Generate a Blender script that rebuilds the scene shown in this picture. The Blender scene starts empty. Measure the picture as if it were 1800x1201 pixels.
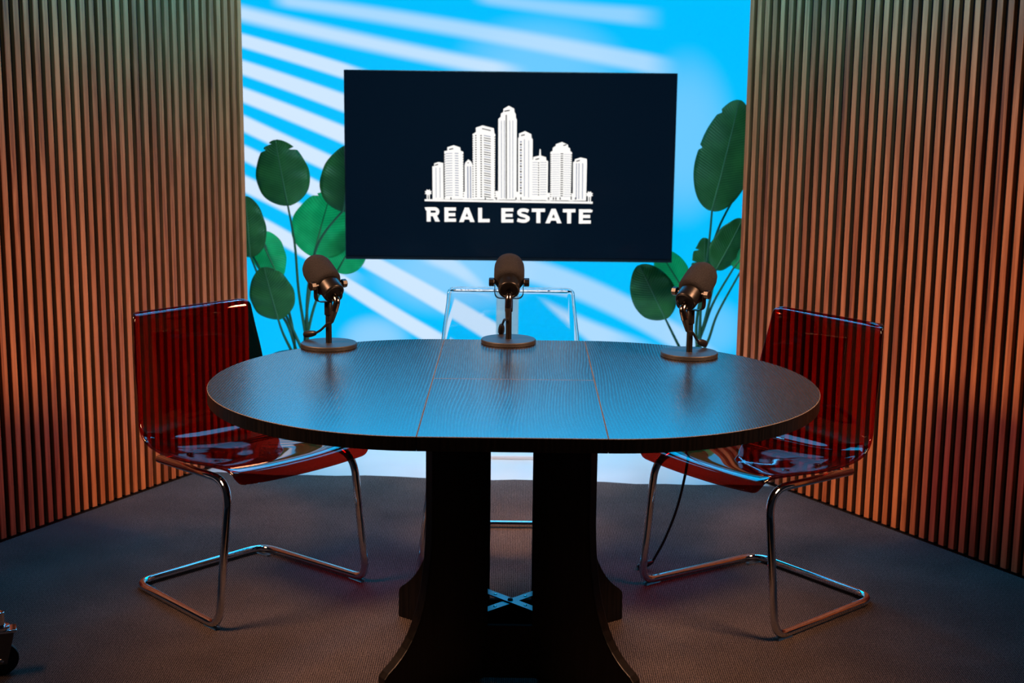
import bpy, bmesh, math, random
from mathutils import Vector, Matrix, Quaternion

random.seed(7)
C = bpy.context.scene.collection
sc = bpy.context.scene
PI = math.pi

# ---------------------------------------------------------------- camera
cam_d = bpy.data.cameras.new('camera')
cam = bpy.data.objects.new('camera', cam_d)
C.objects.link(cam)
cam_d.sensor_width = 36.0
cam_d.lens = 50.0
cam_d.clip_start = 0.05
p, r, y = math.radians(10.531), math.radians(0.655), math.radians(-0.1834)
fw = Vector((math.sin(y) * math.cos(p), math.cos(y) * math.cos(p), -math.sin(p)))
rt = Vector((math.cos(y), -math.sin(y), 0))
up = rt.cross(fw)
rt2 = rt * math.cos(r) + up * math.sin(r)
up2 = up * math.cos(r) - rt * math.sin(r)
M = Matrix((rt2, up2, -fw)).transposed().to_4x4()
M.translation = Vector((0, 0, 1.5))
cam.matrix_world = M
cam_d.dof.use_dof = True
cam_d.dof.focus_distance = 3.7
cam_d.dof.aperture_fstop = 6.0
sc.camera = cam

# ---------------------------------------------------------------- world, lights, exposure
world = bpy.data.worlds.new('studio_dark')
sc.world = world
world.use_nodes = True
world.node_tree.nodes['Background'].inputs[0].default_value = (0.02, 0.022, 0.03, 1)
world.node_tree.nodes['Background'].inputs[1].default_value = 0.25
sc.view_settings.view_transform = 'Standard'
sc.view_settings.look = 'None'
sc.view_settings.exposure = 0.0
sc.view_settings.gamma = 1.0
sc.view_settings.use_curve_mapping = False
sc.cycles.use_denoising = True
sc.cycles.max_bounces = 16
sc.cycles.transmission_bounces = 12
sc.cycles.transparent_max_bounces = 16
sc.cycles.sample_clamp_indirect = 6.0


def area(name, loc, target, power, color, sx, sy, spread):
    d = bpy.data.lights.new(name, 'AREA')
    d.shape = 'RECTANGLE'
    d.size, d.size_y = sx, sy
    d.energy = power
    d.color = color
    d.spread = math.radians(spread)
    o = bpy.data.objects.new(name, d)
    C.objects.link(o)
    o.location = loc
    o.rotation_euler = (Vector(target) - Vector(loc)).to_track_quat('-Z', 'Y').to_euler()
    return o


WARM = (1.0, 0.48, 0.25)
area('softbox_light', (-2.1, 2.95, 2.5), (0.8, 3.95, 0.1), 25, WARM, 0.8, 0.8, 60)
area('softbox_light', (1.9, 2.85, 2.5), (-0.8, 3.95, 0.1), 25, WARM, 0.8, 0.8, 60)
area('added_cyan_fill', (-0.1, 6.95, 2.52), (-0.1, 4.0, 1.2), 38, (0.0, 0.48, 1.0), 2.8, 1.0, 170)  # unseen fill, added to send blue into the tabletop reflection
area('backdrop_wash_lamp', (-0.1, 4.9, 2.75), (-0.1, 6.5, 0.35), 15, (0.60, 0.92, 1.0), 1.2, 0.4, 75)


ld = bpy.data.lights.new('overhead_blue_lamp', 'POINT')
ld.energy = 14
ld.color = (0.10, 0.48, 1.0)
ld.shadow_soft_size = 0.28
lo = bpy.data.objects.new('overhead_blue_lamp', ld)
C.objects.link(lo)
lo.location = (-0.1, 5.15, 2.35)


def wall_head_fill(mid, along, aim):          # unseen cyan strip, added to tint the head of a slatted wall
    o = area('added_wall_fill', mid, aim, 13, (0.05, 0.50, 1.0), 1.5, 0.06, 150)
    z = (Vector(mid) - Vector(aim)).normalized()
    x = Vector(along).normalized()
    x = (x - z * x.dot(z)).normalized()
    o.rotation_euler = Matrix((x, z.cross(x), z)).transposed().to_euler()


wall_head_fill((-0.93, 4.72, 2.2), (-0.467, -0.884, 0), (-1.36, 4.92, 1.55))
wall_head_fill((0.66, 4.65, 2.2), (0.516, -0.857, 0), (1.10, 4.90, 1.55))

# ---------------------------------------------------------------- material helpers


def mat(name):
    m = bpy.data.materials.new(name)
    m.use_nodes = True
    nt = m.node_tree
    b = nt.nodes['Principled BSDF']
    return m, nt, b


def node(nt, kind, ins=None, **props):
    n = nt.nodes.new(kind)
    for k, v in props.items():
        setattr(n, k, v)
    if ins:
        for k, v in ins.items():
            if isinstance(v, bpy.types.NodeSocket):
                nt.links.new(v, n.inputs[k])
            else:
                n.inputs[k].default_value = v
    return n


def setp(nt, b, **kw):
    names = dict(color='Base Color', rough='Roughness', metal='Metallic', spec='Specular IOR Level', ior='IOR',
                 trans='Transmission Weight', emis='Emission Color', estr='Emission Strength', normal='Normal',
                 coat='Coat Weight', coatr='Coat Roughness', sheen='Sheen Weight')
    for k, v in kw.items():
        s = b.inputs[names[k]]
        if isinstance(v, bpy.types.NodeSocket):
            nt.links.new(v, s)
        else:
            if k in ('color', 'emis') and len(v) == 3:
                v = (*v, 1)
            s.default_value = v


def ramp(nt, fac, stops):
    n = nt.nodes.new('ShaderNodeValToRGB')
    nt.links.new(fac, n.inputs[0])
    e = n.color_ramp.elements
    while len(e) < len(stops):
        e.new(0.5)
    for i, (pos, col) in enumerate(stops):
        e[i].position = pos
        e[i].color = (*col, 1) if len(col) == 3 else col
    return n.outputs[0]


def objcoord(nt, scale, rand=0.0):
    tc = node(nt, 'ShaderNodeTexCoord')
    mp = node(nt, 'ShaderNodeMapping', {'Vector': tc.outputs['Object'], 'Scale': scale})
    if rand:
        oi = node(nt, 'ShaderNodeObjectInfo')
        mu = node(nt, 'ShaderNodeMath', {0: oi.outputs['Random'], 1: rand}, operation='MULTIPLY')
        cb = node(nt, 'ShaderNodeCombineXYZ', {0: mu.outputs[0], 1: mu.outputs[0], 2: mu.outputs[0]})
        nt.links.new(cb.outputs[0], mp.inputs['Location'])
    return mp.outputs[0]


def bump(nt, h, strength, dist):
    return node(nt, 'ShaderNodeBump', {'Height': h, 'Strength': strength, 'Distance': dist}).outputs[0]


def simple(name, color, rough=0.5, metal=0.0, spec=0.5, noise=None):
    m, nt, b = mat(name)
    setp(nt, b, color=color, rough=rough, metal=metal, spec=spec)
    if noise:
        sc_, st, di = noise
        n = node(nt, 'ShaderNodeTexNoise', {'Vector': objcoord(nt, (sc_, sc_, sc_)), 'Scale': 1.0, 'Detail': 3.0})
        c2 = tuple(min(1, v * 1.5 + 0.002) for v in color)
        setp(nt, b, color=ramp(nt, n.outputs[0], [(0.3, tuple(v * 0.65 for v in color)), (0.7, c2)]),
             normal=bump(nt, n.outputs[0], st, di))
    return m


# wood slats
m_slat, nt, b = mat('walnut_slat')
v = objcoord(nt, (55, 55, 2.2), 37.0)
n1 = node(nt, 'ShaderNodeTexNoise', {'Vector': v, 'Scale': 1.0, 'Detail': 5.0, 'Roughness': 0.6, 'Distortion': 1.3})
oi = node(nt, 'ShaderNodeObjectInfo')
mx = node(nt, 'ShaderNodeMath', {0: oi.outputs['Random'], 1: 0.22}, operation='MULTIPLY')
ad = node(nt, 'ShaderNodeMath', {0: n1.outputs[0], 1: mx.outputs[0]}, operation='ADD')
setp(nt, b, color=ramp(nt, ad.outputs[0], [(0.30, (0.13, 0.030, 0.010)), (0.52, (0.36, 0.100, 0.027)), (0.80, (0.62, 0.215, 0.070))]),
     rough=0.42, spec=0.55, normal=bump(nt, n1.outputs[0], 0.25, 0.001))
m_felt = simple('black_felt', (0.012, 0.008, 0.007), 0.95, 0, 0.1, (300, 0.4, 0.002))

# carpet: woven loops
m_carpet, nt, b = mat('woven_carpet')
v = objcoord(nt, (1, 1, 1))
w1 = node(nt, 'ShaderNodeTexWave', {'Vector': v, 'Scale': 56.0, 'Distortion': 0.6, 'Detail': 1.0, 'Detail Scale': 2.0}, wave_type='BANDS', bands_direction='X')
w2 = node(nt, 'ShaderNodeTexWave', {'Vector': v, 'Scale': 44.0, 'Distortion': 0.6, 'Detail': 1.0, 'Detail Scale': 2.0}, wave_type='BANDS', bands_direction='Y')
mu = node(nt, 'ShaderNodeMath', {0: w1.outputs['Fac'], 1: w2.outputs['Fac']}, operation='MULTIPLY')
n1 = node(nt, 'ShaderNodeTexNoise', {'Vector': v, 'Scale': 260.0, 'Detail': 2.0})
n2 = node(nt, 'ShaderNodeTexNoise', {'Vector': v, 'Scale': 3.0, 'Detail': 3.0})
s1 = node(nt, 'ShaderNodeMath', {0: mu.outputs[0], 1: 0.55}, operation='MULTIPLY')
s2 = node(nt, 'ShaderNodeMath', {0: n1.outputs[0], 1: s1.outputs[0]}, operation='ADD')
s3 = node(nt, 'ShaderNodeMath', {0: n2.outputs[0], 1: 0.35}, operation='MULTIPLY')
s4 = node(nt, 'ShaderNodeMath', {0: s2.outputs[0], 1: s3.outputs[0]}, operation='ADD')
setp(nt, b, color=ramp(nt, s4.outputs[0], [(0.45, (0.005, 0.0042, 0.004)), (0.76, (0.052, 0.042, 0.040)), (1.0, (0.20, 0.165, 0.155))]),
     rough=0.95, spec=0.15, normal=bump(nt, s2.outputs[0], 0.7, 0.003))

m_floor, nt, b = mat('white_gloss_floor')
n1 = node(nt, 'ShaderNodeTexNoise', {'Vector': objcoord(nt, (3, 3, 3)), 'Scale': 1.0, 'Detail': 2.0})
setp(nt, b, color=ramp(nt, n1.outputs[0], [(0.3, (0.76, 0.77, 0.78)), (0.7, (0.84, 0.84, 0.84))]), rough=0.22, spec=0.5)

# black ash table
m_table, nt, b = mat('black_ash_laminate')
v = objcoord(nt, (1, 1, 1), 3.0)
wp = node(nt, 'ShaderNodeTexNoise', {'Vector': node(nt, 'ShaderNodeMapping', {'Vector': v, 'Scale': (2.6, 0.6, 1.0)}).outputs[0], 'Scale': 2.0, 'Detail': 1.5, 'Roughness': 0.4})
wps = node(nt, 'ShaderNodeVectorMath', {0: wp.outputs['Color'], 1: (0.07, 0.0, 0.0)}, operation='MULTIPLY')
va = node(nt, 'ShaderNodeVectorMath', {0: v, 1: wps.outputs[0]}, operation='ADD')
g1 = node(nt, 'ShaderNodeTexWave', {'Vector': va.outputs[0], 'Scale': 44.0, 'Distortion': 0.35, 'Detail': 2.0, 'Detail Scale': 0.5}, wave_type='BANDS', bands_direction='X')
mp = node(nt, 'ShaderNodeMapping', {'Vector': v, 'Scale': (260, 9, 60)})
g2 = node(nt, 'ShaderNodeTexNoise', {'Vector': mp.outputs[0], 'Scale': 1.0, 'Detail': 1.0})
g = node(nt, 'ShaderNodeMath', {0: g2.outputs[0], 1: 0.5, 2: node(nt, 'ShaderNodeMath', {0: g1.outputs['Fac'], 1: 0.5}, operation='MULTIPLY').outputs[0]}, operation='MULTIPLY_ADD')
gl = ramp(nt, g.outputs[0], [(0.30, (0, 0, 0)), (0.50, (1, 1, 1))])
setp(nt, b, color=ramp(nt, g.outputs[0], [(0.3, (0.0035, 0.003, 0.003)), (0.6, (0.010, 0.008, 0.008))]),
     rough=ramp(nt, g.outputs[0], [(0.3, (0.30, 0.30, 0.30)), (0.5, (0.22, 0.22, 0.22))]), spec=1.0, ior=1.8,
     normal=bump(nt, gl, 0.08, 0.0006))
m_table_dark, nt, b = mat('black_ash_pedestal')
g = node(nt, 'ShaderNodeTexNoise', {'Vector': objcoord(nt, (130, 130, 4)), 'Scale': 1.0, 'Detail': 2.0})
setp(nt, b, color=ramp(nt, g.outputs[0], [(0.4, (0.002, 0.002, 0.002)), (0.65, (0.006, 0.005, 0.005))]), rough=0.35, spec=0.2,
     normal=bump(nt, g.outputs[0], 0.2, 0.001))
m_worn_glint = simple('worn_edge_and_glint', (0.115, 0.102, 0.098), 0.7, 0, 0.3, (220, 0.3, 0.001))  # worn seam edges; along the rim the pale tone is a painted light glint

m_chrome = simple('chrome', (0.72, 0.72, 0.74), 0.07, 1.0)
m_steel = simple('zinc_steel', (0.13, 0.14, 0.155), 0.36, 1.0)


def acrylic(name, col, rough=0.02):
    m, nt, b = mat(name)
    setp(nt, b, color=col, rough=rough, trans=1.0, ior=1.49)
    return m


m_red, nt, b = mat('red_brown_acrylic')
lw = node(nt, 'ShaderNodeLayerWeight', {'Blend': 0.5})
p5 = node(nt, 'ShaderNodeMath', {0: lw.outputs['Facing'], 1: 4.5}, operation='POWER')
fr = node(nt, 'ShaderNodeMath', {0: p5.outputs[0], 1: 0.90, 2: 0.042}, operation='MULTIPLY_ADD')
tr = node(nt, 'ShaderNodeBsdfTransparent', {'Color': (0.55, 0.085, 0.055, 1)})
gs = node(nt, 'ShaderNodeBsdfGlossy', {'Color': (1, 1, 1, 1), 'Roughness': 0.03})
ms = node(nt, 'ShaderNodeMixShader', {0: fr.outputs[0], 1: tr.outputs[0], 2: gs.outputs[0]})
nt.links.new(ms.outputs[0], nt.nodes['Material Output'].inputs[0])
m_clear = acrylic('clear_acrylic', (0.95, 0.98, 0.99))
m_glide = acrylic('milky_plastic', (0.75, 0.8, 0.85), 0.35)

m_dull = simple('dull_bracket_steel', (0.16, 0.13, 0.11), 0.4, 0.3)
m_foam = simple('charcoal_foam', (0.017, 0.018, 0.021), 0.95, 0, 0.1, (520, 0.9, 0.003))
m_mic = simple('black_metal', (0.004, 0.004, 0.0045), 0.34, 0.0, 0.3)
m_rubber = simple('black_rubber', (0.005, 0.005, 0.0055), 0.5, 0, 0.3)
m_base = simple('powder_coat', (0.010, 0.0105, 0.012), 0.5, 0.0, 0.5, (900, 0.35, 0.001))
m_gunmetal = simple('polished_gunmetal', (0.22, 0.20, 0.19), 0.16, 1.0)
m_blackplug = simple('plug_plastic', (0.006, 0.006, 0.0065), 0.4, 0, 0.4)

m_bezel = simple('dark_bezel', (0.012, 0.017, 0.024), 0.25, 0.3, 0.5)
m_screen, nt, b = mat('dark_lit_screen')
setp(nt, b, color=(0.002, 0.003, 0.004), rough=0.12, spec=0.45, emis=(0.0006, 0.004, 0.011), estr=1.0)


def emit(name, col, s):
    m, nt, b = mat(name)
    setp(nt, b, color=(0, 0, 0), rough=0.4, spec=0.0, emis=col, estr=s)
    return m


m_logo = emit('screen_white', (1.0, 0.98, 0.95), 1.03)
m_logo_grey = emit('screen_grey', (0.30, 0.33, 0.44), 1.0)
m_logo_dark = emit('screen_dark', (0.03, 0.03, 0.035), 1.0)
m_white_metal = simple('white_powder_coated_steel', (0.80, 0.82, 0.84), 0.35)


def leafmat(name, dark, light, transl):
    m, nt, b = mat(name)
    tc = node(nt, 'ShaderNodeTexCoord')
    mp = node(nt, 'ShaderNodeMapping', {'Vector': tc.outputs['UV'], 'Scale': (2.2, 34, 1)})
    sx = node(nt, 'ShaderNodeSeparateXYZ', {0: tc.outputs['UV']})
    # lateral veins lean towards the tip: phase = v*34 - |u|*9
    au = node(nt, 'ShaderNodeMath', {0: sx.outputs[0]}, operation='ABSOLUTE')
    ph = node(nt, 'ShaderNodeMath', {0: sx.outputs[1], 1: 150.0}, operation='MULTIPLY')
    p2 = node(nt, 'ShaderNodeMath', {0: au.outputs[0], 1: -28.0, 2: ph.outputs[0]}, operation='MULTIPLY_ADD')
    si = node(nt, 'ShaderNodeMath', {0: p2.outputs[0]}, operation='SINE')
    n1 = node(nt, 'ShaderNodeTexNoise', {'Vector': tc.outputs['Object'], 'Scale': 9.0, 'Detail': 2.0})
    mixf = node(nt, 'ShaderNodeMath', {0: si.outputs[0], 1: 0.13, 2: n1.outputs[0]}, operation='MULTIPLY_ADD')
    col = ramp(nt, mixf.outputs[0], [(0.3, dark), (0.75, light)])
    setp(nt, b, color=col, rough=0.42, spec=0.45, normal=bump(nt, si.outputs[0], 0.35, 0.002))
    tr = node(nt, 'ShaderNodeBsdfTranslucent', {'Color': col})
    bc = node(nt, 'ShaderNodeVectorMath', {0: col, 1: (1.6, 1.9, 1.7)}, operation='MULTIPLY')
    nt.links.new(bc.outputs[0], tr.inputs['Color'])
    ms = node(nt, 'ShaderNodeMixShader', {0: transl, 1: b.outputs[0], 2: tr.outputs[0]})
    nt.links.new(ms.outputs[0], nt.nodes['Material Output'].inputs[0])
    return m


m_leaf = leafmat('mature_leaf', (0.028, 0.13, 0.032), (0.066, 0.24, 0.060), 0.30)
m_leaf_y = leafmat('young_leaf', (0.05, 0.36, 0.17), (0.09, 0.52, 0.27), 0.68)
m_rib = simple('pale_midrib', (0.07, 0.20, 0.075), 0.5)
m_stem = simple('leaf_stem', (0.035, 0.11, 0.045), 0.45)
m_pot = simple('dark_planter', (0.03, 0.032, 0.036), 0.6)
m_soil = simple('potting_soil', (0.03, 0.02, 0.014), 0.95, 0, 0.1, (120, 0.9, 0.01))

# lit backdrop: a luminous wall showing blue with pale slanting bars of light
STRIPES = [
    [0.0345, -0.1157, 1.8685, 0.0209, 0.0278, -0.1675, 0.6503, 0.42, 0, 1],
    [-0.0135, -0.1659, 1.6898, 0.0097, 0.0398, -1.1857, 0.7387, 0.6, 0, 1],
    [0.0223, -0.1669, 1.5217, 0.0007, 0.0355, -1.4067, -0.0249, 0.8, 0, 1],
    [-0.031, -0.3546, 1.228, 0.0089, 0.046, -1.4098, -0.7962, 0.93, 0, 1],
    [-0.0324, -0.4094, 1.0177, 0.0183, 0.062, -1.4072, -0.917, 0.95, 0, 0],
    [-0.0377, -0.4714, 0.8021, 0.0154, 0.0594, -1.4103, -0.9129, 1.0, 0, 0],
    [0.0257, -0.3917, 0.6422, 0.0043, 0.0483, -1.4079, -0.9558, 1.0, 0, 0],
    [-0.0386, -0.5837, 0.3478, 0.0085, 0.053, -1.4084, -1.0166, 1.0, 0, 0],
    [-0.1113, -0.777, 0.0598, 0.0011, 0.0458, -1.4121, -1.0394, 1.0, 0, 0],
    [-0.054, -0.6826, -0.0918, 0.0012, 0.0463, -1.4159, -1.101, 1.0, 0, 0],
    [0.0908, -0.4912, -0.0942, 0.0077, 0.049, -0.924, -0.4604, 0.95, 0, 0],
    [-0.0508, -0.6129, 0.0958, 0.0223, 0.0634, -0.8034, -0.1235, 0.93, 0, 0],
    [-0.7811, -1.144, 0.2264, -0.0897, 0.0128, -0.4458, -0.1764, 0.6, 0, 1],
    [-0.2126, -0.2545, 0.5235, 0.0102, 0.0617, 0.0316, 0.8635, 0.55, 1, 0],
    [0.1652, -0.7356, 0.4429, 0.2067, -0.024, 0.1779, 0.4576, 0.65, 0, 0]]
m_led, nt, b = mat('luminous_backdrop')
tc = node(nt, 'ShaderNodeTexCoord')
sp = node(nt, 'ShaderNodeSeparateXYZ', {0: tc.outputs['Object']})
X, Z = sp.outputs[0], sp.outputs[2]


def mth(op, a, b_=None, c_=None):
    ins = {0: a}
    if b_ is not None:
        ins[1] = b_
    if c_ is not None:
        ins[2] = c_
    return node(nt, 'ShaderNodeMath', ins, operation=op).outputs[0]


def sstep(x, lo, hi, a=0.0, c=1.0):
    return node(nt, 'ShaderNodeMapRange', {'Value': x, 'From Min': lo, 'From Max': hi, 'To Min': a, 'To Max': c}, interpolation_type='SMOOTHSTEP').outputs[0]


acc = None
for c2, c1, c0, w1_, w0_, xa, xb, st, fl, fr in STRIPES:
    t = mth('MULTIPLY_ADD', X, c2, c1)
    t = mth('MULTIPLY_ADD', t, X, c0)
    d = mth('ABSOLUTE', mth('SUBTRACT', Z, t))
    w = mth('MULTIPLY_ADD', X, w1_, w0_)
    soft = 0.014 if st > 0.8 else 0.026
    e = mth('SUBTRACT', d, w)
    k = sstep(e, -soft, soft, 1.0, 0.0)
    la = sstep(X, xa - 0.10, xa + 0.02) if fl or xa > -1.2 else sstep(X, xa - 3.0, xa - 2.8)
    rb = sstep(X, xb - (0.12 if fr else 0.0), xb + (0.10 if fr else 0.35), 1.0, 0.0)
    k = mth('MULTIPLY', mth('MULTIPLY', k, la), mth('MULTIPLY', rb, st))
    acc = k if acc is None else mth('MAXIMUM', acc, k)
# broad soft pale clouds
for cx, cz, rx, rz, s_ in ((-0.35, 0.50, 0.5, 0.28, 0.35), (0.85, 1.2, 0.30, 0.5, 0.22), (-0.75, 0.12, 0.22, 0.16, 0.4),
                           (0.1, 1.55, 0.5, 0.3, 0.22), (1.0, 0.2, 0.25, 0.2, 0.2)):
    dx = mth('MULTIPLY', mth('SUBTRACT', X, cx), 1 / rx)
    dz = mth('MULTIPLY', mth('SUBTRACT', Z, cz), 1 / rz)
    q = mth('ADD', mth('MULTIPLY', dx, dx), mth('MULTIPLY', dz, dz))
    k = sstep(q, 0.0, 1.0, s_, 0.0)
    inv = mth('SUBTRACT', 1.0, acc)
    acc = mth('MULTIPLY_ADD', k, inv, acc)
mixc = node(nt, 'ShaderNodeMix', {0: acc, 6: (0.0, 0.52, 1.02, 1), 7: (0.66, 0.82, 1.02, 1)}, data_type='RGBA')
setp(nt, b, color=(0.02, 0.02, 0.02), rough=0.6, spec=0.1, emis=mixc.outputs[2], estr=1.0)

# ---------------------------------------------------------------- mesh helpers


def link(name, bm, mats, parent=None, smooth=False, loc=None):
    me = bpy.data.meshes.new(name)
    bmesh.ops.recalc_face_normals(bm, faces=bm.faces)
    bm.to_mesh(me)
    bm.free()
    for m in (mats if isinstance(mats, (list, tuple)) else [mats]):
        me.materials.append(m)
    if smooth:
        for f in me.polygons:
            f.use_smooth = True
    o = bpy.data.objects.new(name, me)
    C.objects.link(o)
    if parent:
        o.parent = parent
    if loc:
        o.location = loc
    return o


def auto(o, ang=40):
    for f in o.data.polygons:
        f.use_smooth = True
    o.data.set_sharp_from_angle(angle=math.radians(ang))
    return o


def bevel(o, w, seg=2):
    m = o.modifiers.new('bevel', 'BEVEL')
    m.width, m.segments = w, seg
    m.limit_method = 'ANGLE'
    m.angle_limit = math.radians(40)
    return o


def thing(name, label, cat, loc=(0, 0, 0), rz=0.0, group=None):
    o = bpy.data.objects.new(name, None)
    C.objects.link(o)
    o.empty_display_size = 0.1
    o.location = loc
    o.rotation_euler = (0, 0, rz)
    o['label'] = label
    o['category'] = cat
    if group:
        o['group'] = group
    return o


def tag(o, label, cat, group=None):
    o['label'] = label
    o['category'] = cat
    if group:
        o['group'] = group
    return o


def box(bm, x0, x1, y0, y1, z0, z1, mi=0):
    vs = [bm.verts.new(v) for v in ((x0, y0, z0), (x1, y0, z0), (x1, y1, z0), (x0, y1, z0), (x0, y0, z1), (x1, y0, z1), (x1, y1, z1), (x0, y1, z1))]
    for f in ((0, 3, 2, 1), (4, 5, 6, 7), (0, 1, 5, 4), (1, 2, 6, 5), (2, 3, 7, 6), (3, 0, 4, 7)):
        bm.faces.new([vs[i] for i in f]).material_index = mi


def frame_of(d):
    d = d.normalized()
    a = Vector((0, 0, 1)) if abs(d.z) < 0.95 else Vector((1, 0, 0))
    x = a.cross(d).normalized()
    return x, d.cross(x)


def lathe(bm, prof, o=(0, 0, 0), d=(0, 0, 1), seg=32, mi=0, caps=True):
    """prof: list of (radius, distance along d)"""
    o, d = Vector(o), Vector(d).normalized()
    x, yv = frame_of(d)
    rings = []
    for rr, t in prof:
        c = o + d * t
        if rr < 1e-6:
            rings.append([bm.verts.new(c)])
        else:
            rings.append([bm.verts.new(c + (x * math.cos(a) + yv * math.sin(a)) * rr) for a in [2 * PI * i / seg for i in range(seg)]])
    for A, B in zip(rings, rings[1:]):
        for i in range(seg):
            j = (i + 1) % seg
            if len(A) == 1:
                f = bm.faces.new((A[0], B[i], B[j]))
            elif len(B) == 1:
                f = bm.faces.new((A[i], A[j], B[0]))
            else:
                f = bm.faces.new((A[i], A[j], B[j], B[i]))
            f.material_index = mi
    if caps:
        for R_ in (rings[0], rings[-1]):
            if len(R_) > 1:
                bm.faces.new(R_).material_index = mi


def fillet(pts, rad, n=7):
    """round the corners of a polyline"""
    pts = [Vector(q) for q in pts]
    out = [pts[0]]
    for i in range(1, len(pts) - 1):
        a, b_, c = pts[i - 1], pts[i], pts[i + 1]
        u, w = (a - b_), (c - b_)
        rr = min(rad if not isinstance(rad, (list, tuple)) else rad[i - 1], u.length * 0.49, w.length * 0.49)
        s, e = b_ + u.normalized() * rr, b_ + w.normalized() * rr
        for k in range(n + 1):
            t = k / n
            out.append(s * (1 - t) ** 2 + b_ * 2 * t * (1 - t) + e * t * t)
    out.append(pts[-1])
    return out


def catmull(pts, n=8):
    pts = [Vector(q) for q in pts]
    P = [pts[0] * 2 - pts[1]] + pts + [pts[-1] * 2 - pts[-2]]
    out = []
    for i in range(1, len(P) - 2):
        for k in range(n):
            t = k / n
            a, b_, c, d = P[i - 1], P[i], P[i + 1], P[i + 2]
            out.append(0.5 * ((2 * b_) + (c - a) * t + (2 * a - 5 * b_ + 4 * c - d) * t * t + (3 * b_ - a - 3 * c + d) * t ** 3))
    out.append(pts[-1])
    return out


def tube(bm, path, rad, seg=12, mi=0):
    path = [Vector(q) for q in path]
    n = len(path)
    rad = rad if isinstance(rad, (list, tuple)) else [rad] * n
    T = [(path[min(i + 1, n - 1)] - path[max(i - 1, 0)]).normalized() for i in range(n)]
    x, _ = frame_of(T[0])
    rings = []
    for i in range(n):
        x = (x - T[i] * x.dot(T[i])).normalized()
        yv = T[i].cross(x)
        rings.append([bm.verts.new(path[i] + (x * math.cos(a) + yv * math.sin(a)) * rad[i]) for a in [2 * PI * k / seg for k in range(seg)]])
    for A, B in zip(rings, rings[1:]):
        for i in range(seg):
            j = (i + 1) % seg
            bm.faces.new((A[i], A[j], B[j], B[i])).material_index = mi
    for R_ in (rings[0], rings[-1]):
        bm.faces.new(R_).material_index = mi


def prism(bm, poly, depth_vec, mi=0):
    a = [bm.verts.new(q) for q in poly]
    b_ = [bm.verts.new(Vector(q) + Vector(depth_vec)) for q in poly]
    bm.faces.new(a).material_index = mi
    bm.faces.new(b_[::-1]).material_index = mi
    for i in range(len(a)):
        j = (i + 1) % len(a)
        bm.faces.new((a[i], b_[i], b_[j], a[j])).material_index = mi


# ---------------------------------------------------------------- the setting
bm = bmesh.new()
box(bm, -4.5, 4.5, -1.5, 7.9, -0.10, 0.0)
o = link('floor', bm, m_floor)
o['kind'] = 'structure'

bm = bmesh.new()
edge = []
for i in range(61):
    x = -3.4 + 6.8 * i / 60
    edge.append((x, 5.172 - 0.045 * x + 0.010 * math.sin(x * 9.0) + 0.006 * math.sin(x * 23.0 + 1)))
def wall_x(yy):       # the carpet stops where the backing of the slatted walls stands
    return (-1.052 - (5.505 - yy) * 0.467 / 0.884 - 0.004, 0.838 + (5.348 - yy) * 0.516 / 0.857 + 0.004)


xl, xr = wall_x(5.20)[0], wall_x(5.12)[1]
edge = [(x, yy) for x, yy in edge if xl + 0.02 < x < xr - 0.02]
poly = [(-3.4, -1.2, 0.0), (3.4, -1.2, 0.0), (3.4, 3.75, 0.0), (wall_x(3.75)[1], 3.75, 0.0), (xr, 5.12, 0.0)] + [(x, yy, 0.0) for x, yy in reversed(edge)] + [(xl, 5.20, 0.0), (wall_x(4.05)[0], 4.05, 0.0), (-3.4, 4.05, 0.0)]
prism(bm, poly, (0, 0, 0.008))
tag(link('carpet', bm, m_carpet), 'dark woven carpet spread under the table and chairs', 'carpet')
CZ = 0.008

bm = bmesh.new()
box(bm, -2.7, 2.7, 0.0, 0.08, 0.0, 3.2)
o = link('wall_back', bm, m_led, loc=(0, 7.4, 0))
o['kind'] = 'structure'


def slat_wall(name, corner, direction, count, pitch, sgn, height=2.7):
    """corner: far end on the floor; direction: towards the camera; sgn: which side the slats face"""
    d = Vector((direction[0], direction[1], 0)).normalized()
    nrm = Vector((-d.y, d.x, 0)) * sgn
    ang = math.atan2(d.y, d.x)
    L = count * pitch + 0.01
    bm = bmesh.new()
    box(bm, 0, L, -0.045, 0.0, 0.0, height)          # local x runs along the wall, +y is the slat side
    w = link(name, bm, m_felt)
    w['kind'] = 'structure'
    mw = Matrix((d, nrm, Vector((0, 0, 1)))).transposed().to_4x4()
    base = Vector((corner[0], corner[1], 0)) - nrm * 0.016
    w.location = base
    if sgn < 0:   # keep it a pure rotation: mirror the local y by building on the other side
        w.rotation_euler = (0, 0, ang)
        for vv in w.data.vertices:
            vv.co.y = -vv.co.y
        w.data.flip_normals()
    else:
        w.rotation_euler = (0, 0, ang)
    ys = 1 if sgn > 0 else -1
    first = None
    for i in range(count):
        if first is None:
            bm = bmesh.new()
            y0, y1 = sorted((0.0, ys * 0.016))
            box(bm, 0, 0.0225, y0, y1, 0.018, height)
            s = link('slat', bm, m_slat, w)
            bevel(s, 0.0012, 1)
            first = s
        else:
            s = first.copy()
            C.objects.link(s)
            s.parent = w
        s.location = (i * pitch + 0.004, 0, 0)
    return w


slat_wall('wall_left', (-1.052, 5.505), (-0.467, -0.884), 39, 0.0404, 1)
slat_wall('wall_right', (0.838, 5.348), (0.516, -0.857), 43, 0.0420, -1)

# ---------------------------------------------------------------- extending table
TC = (-0.008, 3.49)
tb = thing('dining_table', 'black wood-grain oval extending table on a two-post pedestal', 'table', (TC[0], TC[1], CZ))
TZ = 0.75 - CZ
TH = 0.032
LX0, LX1 = -0.2015, 0.2055        # leaf seams, table-local x
RX, RY = 0.553, 0.57
SPLIT = 0.022
GAP = 0.0004


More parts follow.
